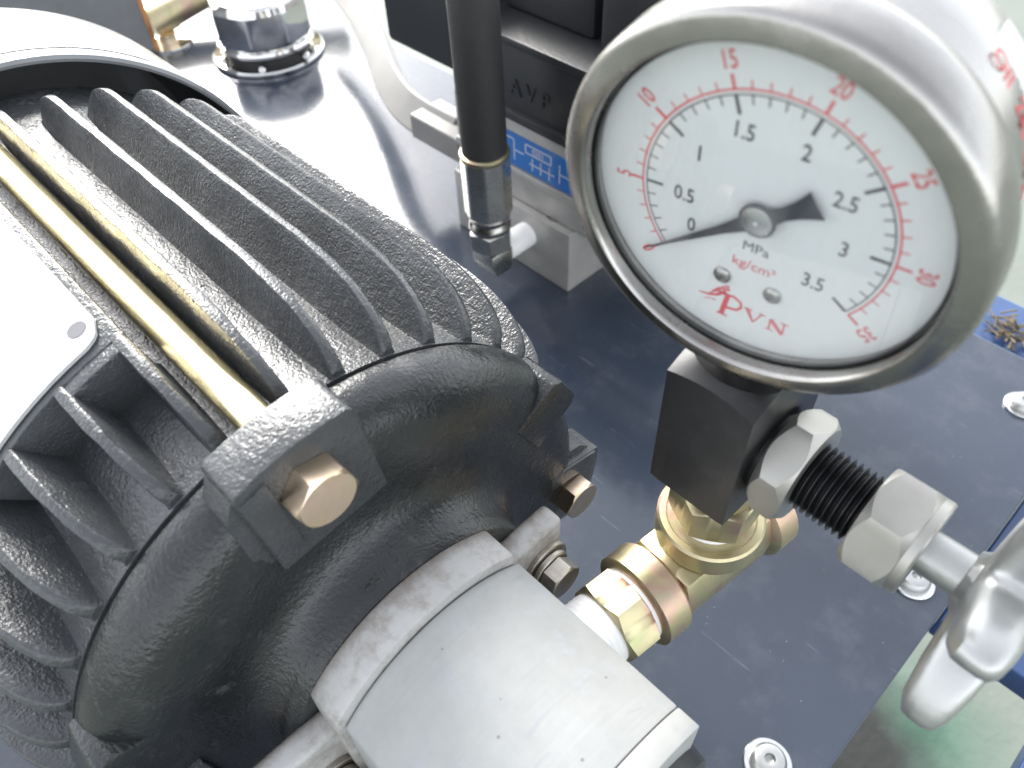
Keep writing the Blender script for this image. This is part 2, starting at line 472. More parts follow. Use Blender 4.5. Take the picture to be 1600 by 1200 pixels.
# ------------------------------------------------------------------ electric motor
MC = Vector((0, 3.43, -17.05))            # motor axis (y, z)
AX = Vector((1, 0, 0))
motor = thing("electric_motor", "dark grey cast iron electric motor with long cooling fins, lying at the left", "electric motor", (-16, 3.43, -25))
def cyl_at(x, r, deg): a = math.radians(deg); return Vector((x, MC.y + r * math.cos(a), MC.z + r * math.sin(a)))
def loc_frame(deg):
    a = math.radians(deg); return Vector((0, -math.sin(a), math.cos(a))), Vector((0, math.cos(a), math.sin(a)))   # tangent, radial
def mlathe(prof, seg=160, **k): return lathe((0, MC.y, MC.z), AX, prof, seg, up=(0, 0, 1), **k)
body = obj("motor_body", mlathe([(-24.6, 0), (-24.6, 6.3), (-24.4, 6.5), (-22.9, 6.55), (-22.5, 6.5), (-22.3, 6.42), (-21.5, 6.36), (-12.5, 6.34), (-11.6, 6.34),
                                 (-10.6, 6.35), (-9.9, 6.38), (-9.62, 6.40), (-9.46, 6.40), (-9.43, 6.2), (-9.2, 6.1), (-9.2, 0)]), M_CAST, motor, 40)
def fin_mesh(x0, x1, rt=7.5, rear_round=True):
    """radial fin in the plane angle 90deg; coordinates relative to the axis"""
    bm = bmesh.new(); st = []
    N = 44
    for i in range(N + 1):
        x = x0 + (x1 - x0) * (i / N) if i < N * .55 else None
        if x is None:
            q = (i - N * .55) / (N * .45); q = 1 - (1 - q) ** 1.7
            xm = x0 + (x1 - x0) * .55; x = xm + (x1 - xm) * q
        top = rt
        c0 = x1 - 3.3
        if x > c0:
            q = (x - c0) / 3.3; top = 6.38 + (rt - 6.38) * max(0, 1 - q ** 2.3) ** .52
        if rear_round and x < x0 + 1.3:
            q = (x0 + 1.3 - x) / 1.3; top = min(top, 6.4 + (rt - 6.4) * math.sqrt(max(0, 1 - q * q)) ** .8)
        st.append((x, top))
    if rear_round: st = st[:1] + [(x0 + 1.3 * (1 - math.cos(t_)), 6.4 + (rt - 6.4) * math.sin(t_) ** .8) for t_ in [PI / 2 * k / 9 for k in range(1, 9)]] + [q_ for q_ in st if q_[0] > x0 + 1.3]
    rings = []
    for x, top in st:
        top = max(top, 5.96)
        wob = .012 * math.sin(x * 3.1) + .008 * math.sin(x * 7.7)
        tt = .120 + wob; tb = .165
        sec = [(-tb - .12, 6.25), (-tb, 6.42), (-tt, max(6.43, top - .07)), (-tt * .78, max(6.45, top - .008)), (0, max(6.46, top)), (tt * .78, max(6.45, top - .008)), (tt, max(6.43, top - .045)), (tb, 6.42), (tb + .12, 6.25)]
        rings.append([bm.verts.new((x, a, z)) for a, z in sec])
    for p, q in zip(rings, rings[1:]):
        for i in range(len(p) - 1): bm.faces.new((p[i], p[i + 1], q[i + 1], q[i]))
    bm.faces.new(rings[0]); bm.faces.new(rings[-1][::-1])
    for v in bm.verts: v.co = v.co + MC
    return bm
def place_fin(src_mesh, deg, first=None):
    if first is None:
        o = bpy.data.objects.new("cooling_fin", src_mesh); C.objects.link(o); o.parent = motor
    else: o = first
    ax = W((0, MC.y, MC.z)); base = wloc(motor)
    # rotate about the motor axis
    a = math.radians(deg - 90)
    R = Matrix.Translation(ax) @ Matrix.Rotation(a, 4, 'X') @ Matrix.Translation(-ax)
    o.matrix_local = Matrix.Translation(-base) @ R @ Matrix.Translation(base)
    return o
f0 = obj("cooling_fin", fin_mesh(-22.35, -9.52), M_CAST, motor, 50)
me_long = f0.data; place_fin(me_long, 81.6, f0)
for d in (91.2, 71.4, 61.8, 51.4, 41.0, 30.2, 19.8, 9.5, -1, -24, -35, -46, -57): place_fin(me_long, d)
f1 = obj("cooling_fin", fin_mesh(-12.3, -9.52, 7.5, False), M_CAST, motor, 50)
me_short = f1.data; place_fin(me_short, 102.9, f1)
for d in (113.0, 123.6): place_fin(me_short, d)
for d in (134.0, 143.9, 153.6, 163.5, 173.5, 183.5, 194, 205): place_fin(me_long, d)
# solid pad under the name plate, its cross wall and the plate itself
def arc_block(x0, x1, d0, d1, r0, r1, bev=.05, n=14):
    poly = [(math.radians(d0 + (d1 - d0) * i / n), r1) for i in range(n + 1)] + [(math.radians(d1 - (d1 - d0) * i / n), r0) for i in range(n + 1)]
    return prism([(r * math.cos(a), r * math.sin(a)) for a, r in poly], (x0, MC.y, MC.z), (0, 1, 0), (0, 0, 1), (1, 0, 0), x1 - x0, bev)
obj("plate_pad", arc_block(-20.5, -12.25, 101.8, 131, 5.9, 7.47), M_CAST, motor, 40)
obj("cross_rib", arc_block(-12.3, -11.95, 102.6, 113.2, 5.9, 7.44, .06), M_CAST, motor, 40)
def nameplate():
    bm = bmesh.new(); NX, NA = 14, 16
    x0, x1, d0, d1 = -19.6, -12.42, 103.3, 129.5; rc = .5; g = {}
    for s, r in ((0, 7.50), (1, 7.58)):
        for i in range(NX + 1):
            for j in range(NA + 1):
                x = x0 + (x1 - x0) * i / NX; a = d0 + (d1 - d0) * j / NA
                # round the corners
                dx = max(0, x - (x1 - rc)); da = max(0, rc - math.radians(a - d0) * 7.5)
                if dx > 0 and da > 0:
                    L = max(dx, da); q = math.hypot(dx, da); x = x1 - rc + dx * L / q; a = d0 + math.degrees((rc - da * L / q) / 7.5)
                g[s, i, j] = bm.verts.new(cyl_at(x, r, a))
    hx, hd = -12.88, 105.9
    for i in range(NX):
        for j in range(NA):
            for s in (0, 1): bm.faces.new((g[s, i, j], g[s, i + 1, j], g[s, i + 1, j + 1], g[s, i, j + 1]))
    for i in range(NX):
        for j in (0, NA): bm.faces.new((g[0, i, j], g[1, i, j], g[1, i + 1, j], g[0, i + 1, j]))
    for j in range(NA):
        for i in (0, NX): bm.faces.new((g[0, i, j], g[1, i, j], g[1, i, j + 1], g[0, i, j + 1]))
    return bm
npl = obj("name_plate", nameplate(), M_NAMEPL, motor, 40)
tg, rd = loc_frame(105.9)
obj("rivet_hole", cyl(cyl_at(-12.95, 7.55, 105.9), cyl_at(-12.95, 7.592, 105.9), .19, seg=24), M_HOLE, npl, 30)
# end shield: soft dished casting
prof = [(-9.36, 0), (-9.36, 6.28), (-9.33, 6.42), (-9.25, 6.46), (-8.95, 6.43), (-8.68, 6.35), (-8.46, 6.21), (-8.30, 5.99), (-8.22, 5.7), (-8.19, 5.3), (-8.19, 4.9),
        (-8.18, 4.5), (-8.14, 4.1), (-8.02, 3.75), (-7.8, 3.5), (-7.4, 3.34), (-7.02, 3.3), (-6.98, 3.25), (-6.98, 0)]
b = mlathe(prof)
for v in b.verts:
    y, z = v.co.y - MC.y, v.co.z - MC.z; r = math.hypot(y, z); a = math.degrees(math.atan2(z, y))
    if 4.0 < r < 6.1:          # shallow cast lobes on the face
        k = math.sin((r - 4.0) / 2.1 * PI)
        v.co.x += k * (.16 * math.exp(-((a - 62) / 20) ** 2) + .16 * math.exp(-((a - 138) / 20) ** 2) - .12 * math.exp(-((a - 97) / 14) ** 2))
shield = obj("end_shield", b, M_CAST_SHADED, motor, 50)
def pad(d, w, x0, x1, r0, r1, taper=.25):
    tg, rd = loc_frame(d)
    poly = [(-w, 0), (w, 0), (w, r1 - r0 - taper), (w - taper, r1 - r0), (-w + taper, r1 - r0), (-w, r1 - r0 - taper)]
    return prism(poly, cyl_at(x0, r0, d), tg, rd, (1, 0, 0), x1 - x0, .07)
for d in (29, 159): obj("shield_pad", pad(d, .66, -9.3, -8.12, 5.0, 6.56, .2), M_CAST_SHADED, shield, 45)
# lugs with bolts
def bmesh_scaled(b, c, ax, k):
    for v in b.verts:
        d = v.co - c; a = ax * d.dot(ax); v.co = c + a + (d - a) * k
    return b
def lug(d, xf):
    tg, rd = loc_frame(d)
    bm = bmesh.new()
    w = 1.19
    def P(x, t, r): return Vector((x, MC.y, MC.z)) + tg * t + rd * r
    crown = [(-w, 7.02), (-w * .92, 7.14), (-w * .5, 7.22), (0, 7.26), (w * .5, 7.22), (w * .92, 7.14), (w, 7.02)]
    poly = [(w, 4.6)] + [(t, r) for t, r in crown[::-1]] + [(-w, 4.6)]
    b2 = prism(poly, (xf - 1.0, MC.y, MC.z), tg, rd, (1, 0, 0), 1.0, .06)
    merge(bm, b2)
    # flared skirt at both flanks where it runs into the shield
    for s, e in ((-1, .10), (1, .26)):
        pl = [(s * w * .9, 4.8), (s * w * .9, 6.95), (s * (w + e * .2), 6.8), (s * (w + e), 6.45), (s * (w + e * 1.3), 4.8)]
        merge(bm, prism(pl, (xf - .98, MC.y, MC.z), tg, rd, (1, 0, 0), .80, .03))
    merge(bm, prism([(w * .52, 4.9), (w * .52, 7.0), (w * .97, 6.9), (w * .97, 4.9)], (xf - .2, MC.y, MC.z), tg, rd, (1, 0, 0), .26, .03))
    return bm
for d, xf in ((96.8, -8.02), (-13.5, -8.25), (186, -8.05), (276, -8.05)):
    lg = obj("bolt_lug", lug(d, xf), M_CAST, shield, 40)
    bo = obj("hex_bolt", hexnut(cyl_at(xf + (.0), 6.2, d), AX, .52, 1.08, up=loc_frame(d + 12)[1], cham=(False, True)), M_BOLT, motor, 18)
    if d > 90 and d < 100:
        obj("tie_rod", cyl(cyl_at(-23, 6.76, d), cyl_at(-9.0, 6.76, d), .33, seg=40), M_ROD, motor, 60)
# fan cowl
cow = obj("fan_cowl", mlathe([(-23.7, 7.42), (-23.68, 7.5), (-23.74, 7.6), (-24.0, 7.62), (-28.0, 7.62), (-28.5, 7.5), (-28.8, 7.1), (-28.85, 0)]
                             + [(-28.7, 0), (-28.65, 7.0), (-28.0, 7.45), (-24.0, 7.42), (-23.7, 7.42)]), M_COWL, motor, 30)
def arc_sheet(x0, x1, d0, d1, r, t=.02, n=24):
    return arc_block(x0, x1, d0, d1, r, r + t, 0, n)
lab = obj("cowl_sticker", arc_sheet(-26.6, -24.25, 52, 128, 7.63), M_LABELW, motor, 40)
for s_, d, xx, sz, mm in (("1.0", 93.5, -25.25, .85, M_INKGREY), ("1390", 88, -25.95, .5, M_INKGREY), ("r/min", 82.5, -25.95, .4, M_INKFAINT)):
    tg, rd = loc_frame(d); text(s_, sz, cyl_at(xx, 7.665, d), tg, -AX, mm, lab)
for i in range(5):
    for j in range(4):
        d = 72 - j * 4.2; tg, rd = loc_frame(d); text("IP54 kW"[:7 - (i + j) % 3], .3, cyl_at(-24.6 - .4 * i, 7.665, d), tg, -AX, M_INKFAINT, lab)
# feet, hidden under the motor but they carry it
for s in (-1, 1):
    obj("foot", box(-20, -11, 3.43 + s * 4.6 - 1.3, 3.43 + s * 4.6 + 1.3, -24.97, -23.9, .1), M_CAST, motor, 40)
    obj("foot", box(-18.5, -12.5, 3.43 + s * 4.0 - .4, 3.43 + s * 4.0 + .4, -24.0, -20.0, .1), M_CAST, motor, 40)

# ------------------------------------------------------------------ vane pump
pump = thing("hydraulic_pump", "pale machined aluminium pump bolted to the end of the motor, bottom centre", "pump", (-4.5, 3.43, -19))
def pump_sec(r, y0, y1, zc=-.1, bot=-3.0):
    pts = []
    a0 = math.asin(min(1, y1 / r)); a1 = math.asin(max(-1, y0 / r))
    for i in range(33):
        a = a0 + (a1 - a0) * i / 32; pts.append((r * math.sin(a), zc + r * math.cos(a)))
    pts += [(y0, bot + .8), (y0 + .8, bot), (y1 - .8, bot), (y1, bot + .8)]
    return pts
def pblock(x0, x1, r, y0, y1, bev, zc=-.1, bot=-3.0):
    return prism(pump_sec(r, y0, y1, zc, bot), (x0, MC.y, MC.z), (0, 1, 0), (0, 0, 1), (1, 0, 0), x1 - x0, bev)
obj("pump_body", pblock(-6.09, -2.0, 3.2, -2.42, 2.05, .05), M_PUMP, pump, 35)
obj("pump_flange", pblock(-6.98, -6.12, 3.4, -2.55, 1.98, .07, -.05), M_FLANGE, pump, 35)
obj("front_cap", pblock(-1.985, -1.5, 3.2, -2.42, 2.05, .04), M_PUMP, pump, 35)
obj("shaft_cover", lathe((-1.55, MC.y + .1, MC.z), AX, [(0, 2.3), (.35, 2.25), (.55, 1.9), (.6, 0)], 48), M_BLACKCAST, pump, 30)
def ear(s, y0, y1, z0, z1):
    return box(-7.0, -6.45, min(y0, y1), max(y0, y1), z0, z1, .12)
C0 = MC
er = obj("flange_ear", box(-7.02, -6.42, MC.y + 1.0, MC.y + 3.75, MC.z - .9, MC.z + 1.78, .16, seg=3), M_FLANGE, pump, 40)
er2 = obj("flange_ear", box(-7.02, -6.42, MC.y - 4.5, MC.y - 1.6, MC.z - 1.6, MC.z + 1.38, .16, seg=3), M_FLANGE, pump, 40)
for yy, zz in ((MC.y + 3.12, MC.z + .55), (MC.y - 3.05, MC.z - .35)):
    bo = obj("flange_bolt", hexnut((-6.12, yy, zz), AX, .42, .86, up=(0, .4, 1), cham=(False, True)), M_BOLTDULL, pump, 18)
    obj("spring_washer", lathe((-6.28, yy, zz), AX, [(0, .25), (0, .5), (.03, .53), (.12, .53), (.15, .5), (.15, .25)], 32), M_BOLTDULL, bo, 35)
    obj("flat_washer", lathe((-6.42, yy, zz), AX, [(0, .25), (0, .66), (.11, .66), (.13, .64), (.13, .25)], 32), M_BOLTDULL, bo, 35)

# ------------------------------------------------------------------ pipe nipple and tee
TP0, TP1 = Vector((-4.55, 6.2, -16.8)), Vector((-3.85, 12.0, -16.65))
TD = (TP1 - TP0).normalized()
TC = Vector((-4.2, 9.55, -16.75)); TC = TP0 + TD * (TC - TP0).dot(TD)
nip = thing("pipe_nipple", "yellow zinc hex nipple with white thread tape between the pump and the tee", "pipe fitting", tuple(TP0))
obj("hex_collar", hexnut(TC - TD * 3.1, TD, .82, 1.85, up=(0.35, 0, 1), per=10), M_GOLD, nip, 35)
def thread(a, d, L, r, pitch, depth=.04, seg=40, mat=None, taper=0):
    prof = [(0, 0)]; n = int(L / pitch)
    for i in range(n):
        rr = r - taper * i / n
        prof += [(i * pitch, rr - depth), (i * pitch + pitch * .35, rr), (i * pitch + pitch * .65, rr)]
    prof += [(L, r - depth), (L, 0)]
    return lathe(a, d, prof, seg)
obj("taped_thread", thread(TC - TD * 4.6, TD, 1.52, .86, .13, .015), M_PTFE, nip, 60)
obj("taped_thread", thread(TC - TD * 2.36, TD, .4, .92, .13, .015), M_PTFE, nip, 60)
tee = thing("tee_fitting", "yellow zinc plated forged tee under the black gauge valve", "pipe tee", tuple(TC + Vector((0, 0, -1.2))))
b = lathe(TC, TD, [(-2.2, .5), (-2.2, 1.06), (-2.14, 1.15), (-1.52, 1.15), (-1.44, 1.08), (-1.38, .93), (-.5, .90), (.6, .90), (1.3, .93), (1.36, 1.06), (1.42, 1.15), (2.0, 1.15), (2.06, 1.06), (2.06, .5)], 64)
obj("tee_run", b, M_GOLD, tee, 35)
# forged flats on the run
b = prism([(-.70, -.80), (.70, -.80), (.86, -.3), (.86, .3), (.70, .80), (-.70, .80), (-.86, .3), (-.86, -.3)], TC - TD * 1.40, TD.cross(Vector((0, 0, 1))), (0, 0, 1), TD, 2.72, .10)
obj("forged_web", bmesh_scaled(b, TC, TD, 1.08), M_GOLD, tee, 30)
BZ = -15.55       # top of branch collar
b = lathe((TC.x, TC.y, -16.68), (0, 0, 1), [(-.2, .84), (.55, .86), (.75, .95), (.82, 1.12), (.87, 1.19), (1.40, 1.19), (1.46, 1.14), (1.46, 1.0), (1.42, .96), (1.42, 0)], 72)
obj("branch_collar", b, M_GOLD, tee, 35)

# ------------------------------------------------------------------ gauge valve
VX, VY = -4.22, 9.55
SY, SZ = 9.5, -12.1
valve = thing("gauge_valve", "black square gauge shut-off valve with silver nuts, below the pressure gauge", "valve", (VX, VY, -15.4))
ax_ = Vector((TC.x - .05, TC.y, 0))
obj("lower_nipple", hexnut((TC.x, TC.y, -15.0), (0, 0, 1), .95, 1.74, up=(.9, -.45, 0)), M_GOLD, valve, 35)
obj("nipple_thread", thread((TC.x, TC.y, -15.4), (0, 0, 1), .46, .78, .12, .02), M_PTFE, valve, 60)
obj("nipple_neck", cyl((TC.x, TC.y, -14.1), (VX, VY, -13.1), .80), M_GOLD, valve, 30)
# block: square bar with turned shoulders on top and bottom
def turned_block(x0, x1, y0, y1, z0, z1, rt, k, rb, kb):
    bm = bmesh.new(); n = 16; per = []
    cx, cy_ = (x0 + x1) / 2, (y0 + y1) / 2
    for (ax0, ay0), (ax1, ay1) in (((x0, y0), (x1, y0)), ((x1, y0), (x1, y1)), ((x1, y1), (x0, y1)), ((x0, y1), (x0, y0))):
        for i in range(n): per.append((ax0 + (ax1 - ax0) * i / n, ay0 + (ay1 - ay0) * i / n))
    r0, r1, r2, r3 = [], [], [], []
    for x, y in per:
        d = math.hypot(x - cx, y - cy_); ct = max(0, d - rt) * k; cb = max(0, d - rb) * kb
        f = min(1, rt / d); fb = min(1, rb / d)
        r0.append(bm.verts.new((cx + (x - cx) * fb, cy_ + (y - cy_) * fb, z0)))
        r1.append(bm.verts.new((x, y, z0 + cb + .02)))
        r2.append(bm.verts.new((x, y, z1 - ct - .02)))
        r3.append(bm.verts.new((cx + (x - cx) * f * .99, cy_ + (y - cy_) * f * .99, z1)))
    N = len(per)
    for p, q in ((r0, r1), (r1, r2), (r2, r3)):
        for i in range(N): j = (i + 1) % N; bm.faces.new((p[i], p[j], q[j], q[i]))
    bm.faces.new(r0[::-1]); bm.faces.new(r3)
    return bm
obj("valve_block", turned_block(VX - .86, VX + .90, VY - 1.28, VY + 1.32, -13.35, -10.0, 1.12, .55, 1.5, .1), M_BLACKOX, valve, 25)
obj("top_socket", cyl((VX, VY, -10.05), (VX, VY, -9.7), .72, seg=40, bev=.05), M_STEEL, valve, 30)
X0 = VX + .90
def hexst(name, x, L, af, mat, up=(0, .35, 1), cham=(True, True), k=1.15):
    return obj(name, hexnut((x, SY, SZ), AX, L, af, up=up, cham=cham, k=k), mat, valve, 22)
obj("stem_collar", cyl((X0 - .1, SY, SZ), (X0 + .22, SY, SZ), .8, seg=40), M_BLACKOX, valve, 30)
hexst("lock_nut", X0 + .12, .68, 1.96, M_NUT, (0, -.10, .99))
prf = [(0, 0)]
n = 11; pit = .128; X1 = X0 + .72
for i in range(n + 2): prf += [(i * pit, .56), (i * pit + .055, .675), (i * pit + .070, .675), (i * pit + .122, .56)]
prf += [(prf[-1][0], 0)]
obj("threaded_barrel", lathe((X1, SY, SZ), AX, prf, 48), M_BLACKOX, valve, 25)
X2 = X1 + 1.22
hexst("gland_nut", X2, .88, 1.86, M_NUT)
obj("nut_shoulder", lathe((X2 + .92, SY, SZ), AX, [(-.05, .3), (-.05, .93), (.1, .93), (.14, .90), (.14, .3)], 56), M_NUT, valve, 30)
X3 = X2 + 1.0
obj("spindle", cyl((X3 - .1, SY, SZ), (.62, SY, SZ), .40, seg=40), M_ZINC, valve, 30)
# cast star handle on the spindle
def star_knob():
    bm = bmesh.new(); N = 120; rings = []
    for x, k, q in ((.42, .42, 0), (.44, .50, 0), (.56, .56, .1), (.62, .80, .6), (.70, .92, .9), (.84, .985, 1), (1.0, 1.0, 1), (1.22, 1.0, 1), (1.36, .975, 1), (1.46, .91, .95), (1.52, .76, .9), (1.56, .5, .3), (1.56, .02, 0)):
        ring = []
        for i in range(N):
            a = 2 * PI * i / N; c = (1 + math.cos(5 * (a - math.radians(150)))) / 2
            r = (.98 + 1.50 * (c ** 1.5)) * q + 1.0 * (1 - q)
            ring.append(bm.verts.new((x - .08, SY + r * k * math.cos(a), SZ + r * k * math.sin(a))))
        rings.append(ring)
    for p, q in zip(rings, rings[1:]):
        for i in range(N): j = (i + 1) % N; bm.faces.new((p[i], p[j], q[j], q[i]))
    bm.faces.new(rings[0]); bm.faces.new(rings[-1][::-1])
    return bm
obj("star_handle", star_knob(), M_ZINC, valve, 45)

# ------------------------------------------------------------------ pressure gauge
GC = Vector((-4.157, 8.435, -6.631)); gy = math.radians(8.2); gt = math.radians(-5.2)
GU = Vector((math.cos(gy), math.sin(gy), 0)); GN = Vector((math.sin(gy) * math.cos(gt), -math.cos(gy) * math.cos(gt), math.sin(gt))); GV = GN.cross(GU)   # GN points out of the dial
gauge = thing("pressure_gauge", "round stainless pressure gauge with white dial, its needle at zero", "pressure gauge", (VX, VY, -9.9))
def G(a, b, c=0): return GC + GU * a + GV * b + GN * c
def glathe(prof, seg=128, k=.945): return lathe(GC, GN, [(h, r * k) for h, r in prof], seg, up=GV)
obj("gauge_case", glathe([(-2.55, 0), (-2.55, 2.5), (-2.45, 2.72), (-2.2, 2.86), (-1.3, 2.90), (-.5, 2.92), (-.2, 2.92), (-.15, 2.6), (-.12, 0)]), M_STEEL, gauge, 30)
bez = obj("bezel", glathe([(-.62, 2.93), (-.62, 3.05), (-.5, 3.12), (-.3, 3.17), (-.05, 3.17), (.20, 3.165), (.30, 3.14), (.36, 3.09), (.385, 3.02), (.43, 2.82), (.435, 2.77), (.41, 2.735), (.36, 2.72), (.28, 2.71), (-.08, 2.70), (-.1, 2.72), (-.1, 2.93)]), M_STEELB, gauge, 40)
obj("gasket", glathe([(.14, 2.70), (.20, 2.69), (.20, 2.65), (.14, 2.64)]), M_DARK, gauge, 40)
dial = obj("dial", glathe([(-.09, 0), (-.09, 2.70), (-.02, 2.70), (0, 2.69), (0, 0)]), M_DIAL, gauge, 30)
obj("glass", glathe([(.155, 0), (.155, 2.69), (.195, 2.69), (.195, 0)], 96), M_GLASS, gauge, 30)
obj("stem", cyl((VX, VY + .05, -9.95), (VX, VY + .1, -9.0), .52, seg=40), M_STEEL, gauge, 30)
obj("fill_plug", cyl(G(-.1, 2.6, -1.4), G(-.1, 2.81, -1.4), .42, seg=32, bev=.06), M_RUBBER, gauge, 30)
# printed scale: thin raised print
def ga(v): return math.radians(219.4 - 255 * v / 35)
DC = (.01, -.02)
def dp(r, a, c=.004): return G(DC[0] + r * math.cos(a), DC[1] + r * math.sin(a), c)
def strip(bm, a, b, w, c=.004):
    d = (b - a).normalized(); s = d.cross(GN) * w / 2
    vs = [bm.verts.new(p) for p in (a - s, b - s, b + s, a + s)]; bm.faces.new(vs)
def scale_mesh(rarc, ticks, lw):
    bm = bmesh.new(); n = 110
    p = [[dp(r, ga(35 * i / n)) for i in range(n + 1)] for r in (rarc - lw / 2, rarc + lw / 2)]
    v = [[bm.verts.new(q) for q in row] for row in p]
    for i in range(n): bm.faces.new((v[0][i], v[0][i + 1], v[1][i + 1], v[1][i]))
    for val, r0, r1, wd in ticks: strip(bm, dp(r0, ga(val), .0045), dp(r1, ga(val), .0045), wd)
    return bm
obj("red_scale", scale_mesh(1.83, [(i, 1.83, 2.03 if i % 5 == 0 else 1.95, .045 if i % 5 == 0 else .022) for i in range(36)], .03), M_INKRED, dial)
obj("black_scale", scale_mesh(1.765, [(i, 1.765, 1.50 if i % 5 == 0 else 1.63, .05 if i % 5 == 0 else .022) for i in range(36)], .022), M_INKBLK, dial)
for v_ in (0, 5, 10, 15, 20, 25, 30, 35):
    a = ga(v_); r = 2.20 if v_ >= 10 else 2.14
    u = GU * math.sin(a) - GV * math.cos(a); vv = GU * math.cos(a) + GV * math.sin(a)
    text(str(v_), .34, dp(r, a, .005), u, vv, M_INKRED, dial, "numeral", .0008, .004, .72)
for s_, x, y in (("0", -.98, -.62), ("0.5", -1.14, -.13), ("1", -.98, .62), ("1.5", -.42, 1.17), ("2", .42, 1.15), ("2.5", 1.03, .66), ("3", 1.18, -.05), ("3.5", .92, -.78)):
    text(s_, .34, G(x, y, .005), GU, GV, M_INKBLK, dial, "numeral", .0008, .004, .8)
text("MPa", .24, G(.04, -.60, .005), GU, GV, M_INKBLK, dial, "unit_print", .0008, .0, 1.0)
text("kg/cm²", .24, G(.06, -.93, .005), GU, GV, M_INKRED, dial, "unit_print", .0008, .0, 1.05)
# maker's mark in serif strokes
def poly_print(bm, pts, c=.005):
    bm.faces.new([bm.verts.new(G(x, y, c)) for x, y in pts])
b = bmesh.new()
def stroke(pts, w0, w1=None):
    w1 = w0 if w1 is None else w1
    P_ = [Vector((x, y, 0)) for x, y in pts]; L_, R_ = [], []
    for i, p in enumerate(P_):
        t = (P_[min(i + 1, len(P_) - 1)] - P_[max(i - 1, 0)]).normalized(); nn = Vector((-t.y, t.x, 0)); w_ = (w0 + (w1 - w0) * i / (len(P_) - 1)) / 2
        L_.append(p + nn * w_); R_.append(p - nn * w_)
    lv = [b.verts.new(G(p.x, p.y - .06, .005)) for p in L_]; rv = [b.verts.new(G(p.x, p.y - .06, .005)) for p in R_]
    for i in range(len(P_) - 1): b.faces.new((lv[i], lv[i + 1], rv[i + 1], rv[i]))
stroke([(-.30, -2.05), (-.24, -1.62)], .085)                                      # P
stroke([(-.38, -2.06), (-.20, -2.06)], .03)
stroke([(-.36, -1.63), (-.14, -1.60), (-.02, -1.66), (.0, -1.76), (-.07, -1.85), (-.24, -1.88)], .05, .05)
stroke([(.10, -1.72), (.22, -1.95)], .075, .03); stroke([(.22, -1.95), (.34, -1.72)], .025)
stroke([(.04, -1.715), (.18, -1.715)], .025); stroke([(.29, -1.715), (.40, -1.715)], .025)
stroke([(.48, -1.95), (.48, -1.73)], .03); stroke([(.48, -1.73), (.70, -1.95)], .075); stroke([(.70, -1.95), (.70, -1.72)], .03)
stroke([(.42, -1.95), (.55, -1.95)], .022); stroke([(.64, -1.715), (.77, -1.715)], .022)
stroke([(-.72, -1.78), (-.55, -1.76), (-.42, -1.70), (-.28, -1.56)], .02, .07)     # bird-like flourish
stroke([(-.55, -1.74), (-.44, -1.62), (-.36, -1.58)], .015, .05)
stroke([(-.50, -1.66), (-.40, -1.54), (-.22, -1.50)], .015, .05)
stroke([(-.40, -1.60), (-.33, -1.47), (-.24, -1.44)], .01, .04)
stroke([(-.62, -1.88), (-.52, -1.83), (-.42, -1.82)], .012, .025)
obj("maker_mark", b, M_INKRED, dial)
for x in (-.38, .42):
    sw = obj("dial_screw", lathe(G(x, -1.31, 0), GN, [(0, .14), (.03, .14), (.065, .10), (.08, .05), (.08, 0)], 24), M_STEEL, dial, 40)
    b = bmesh.new(); strip(b, G(x - .07, -1.33, .082), G(x + .07, -1.29, .082), .025); strip(b, G(x - .02, -1.38, .083), G(x + .02, -1.24, .083), .025)
    obj("cross_slot", b, M_DARK, sw)
# pointer
pa = math.atan2(-1.37, -1.76)
pu = GU * math.cos(pa) + GV * math.sin(pa); pv = GN.cross(pu)
pc = G(DC[0], DC[1], .085)
poly = [(2.14, .006), (1.4, .035), (.6, .07), (.22, .12), (-.2, .13), (-.42, .10), (-.62, .125), (-.76, .16), (-.92, .215), (-.91, .08), (-.905, 0), (-.91, -.08), (-.92, -.215), (-.76, -.16), (-.62, -.125), (-.42, -.10), (-.2, -.13), (.22, -.12), (.6, -.07), (1.4, -.035), (2.14, -.006)]
obj("pointer", prism(poly, pc, pu, pv, GN, .018), M_POINTER, gauge)
obj("pointer_boss", lathe(G(DC[0], DC[1], .0), GN, [(.0, .1), (.08, .1), (.08, .27), (.11, .27), (.12, .25), (.12, .23)], 40), M_POINTER, gauge, 30)
obj("pointer_hub", lathe(G(DC[0], DC[1], .11), GN, [(0, .23), (.025, .225), (.035, .20), (.036, .035), (.026, .02), (.026, 0)], 40), M_WASHER, gauge, 30)
# sticker on the case side
b = bmesh.new(); rows = []
for i in range(19):
    a = math.radians(-12 + 64 * i / 18)
    rows.append([b.verts.new(GC + GU * math.cos(a) * 2.725 + GV * math.sin(a) * 2.725 - GN * h) for h in (.95, 2.15)])
for p, q in zip(rows, rows[1:]): b.faces.new((p[0], p[1], q[1], q[0]))
st = obj("case_sticker", b, M_LABELW, gauge, 60)
for s_, dg, h, sz, mm in (("OIL 25", 40, 1.45, .36, M_INKRED), ("QC", 26, 1.45, .42, M_INKRED), ("PASS", 10, 1.45, .36, M_INKRED), ("2017", 30, 1.9, .22, M_INKGREY)):
    a = math.radians(dg); rr = GU * math.cos(a) + GV * math.sin(a); tt = -GU * math.sin(a) + GV * math.cos(a)
    text(s_, sz, GC + rr * 2.735 - GN * h, -tt, -GN, mm, st)

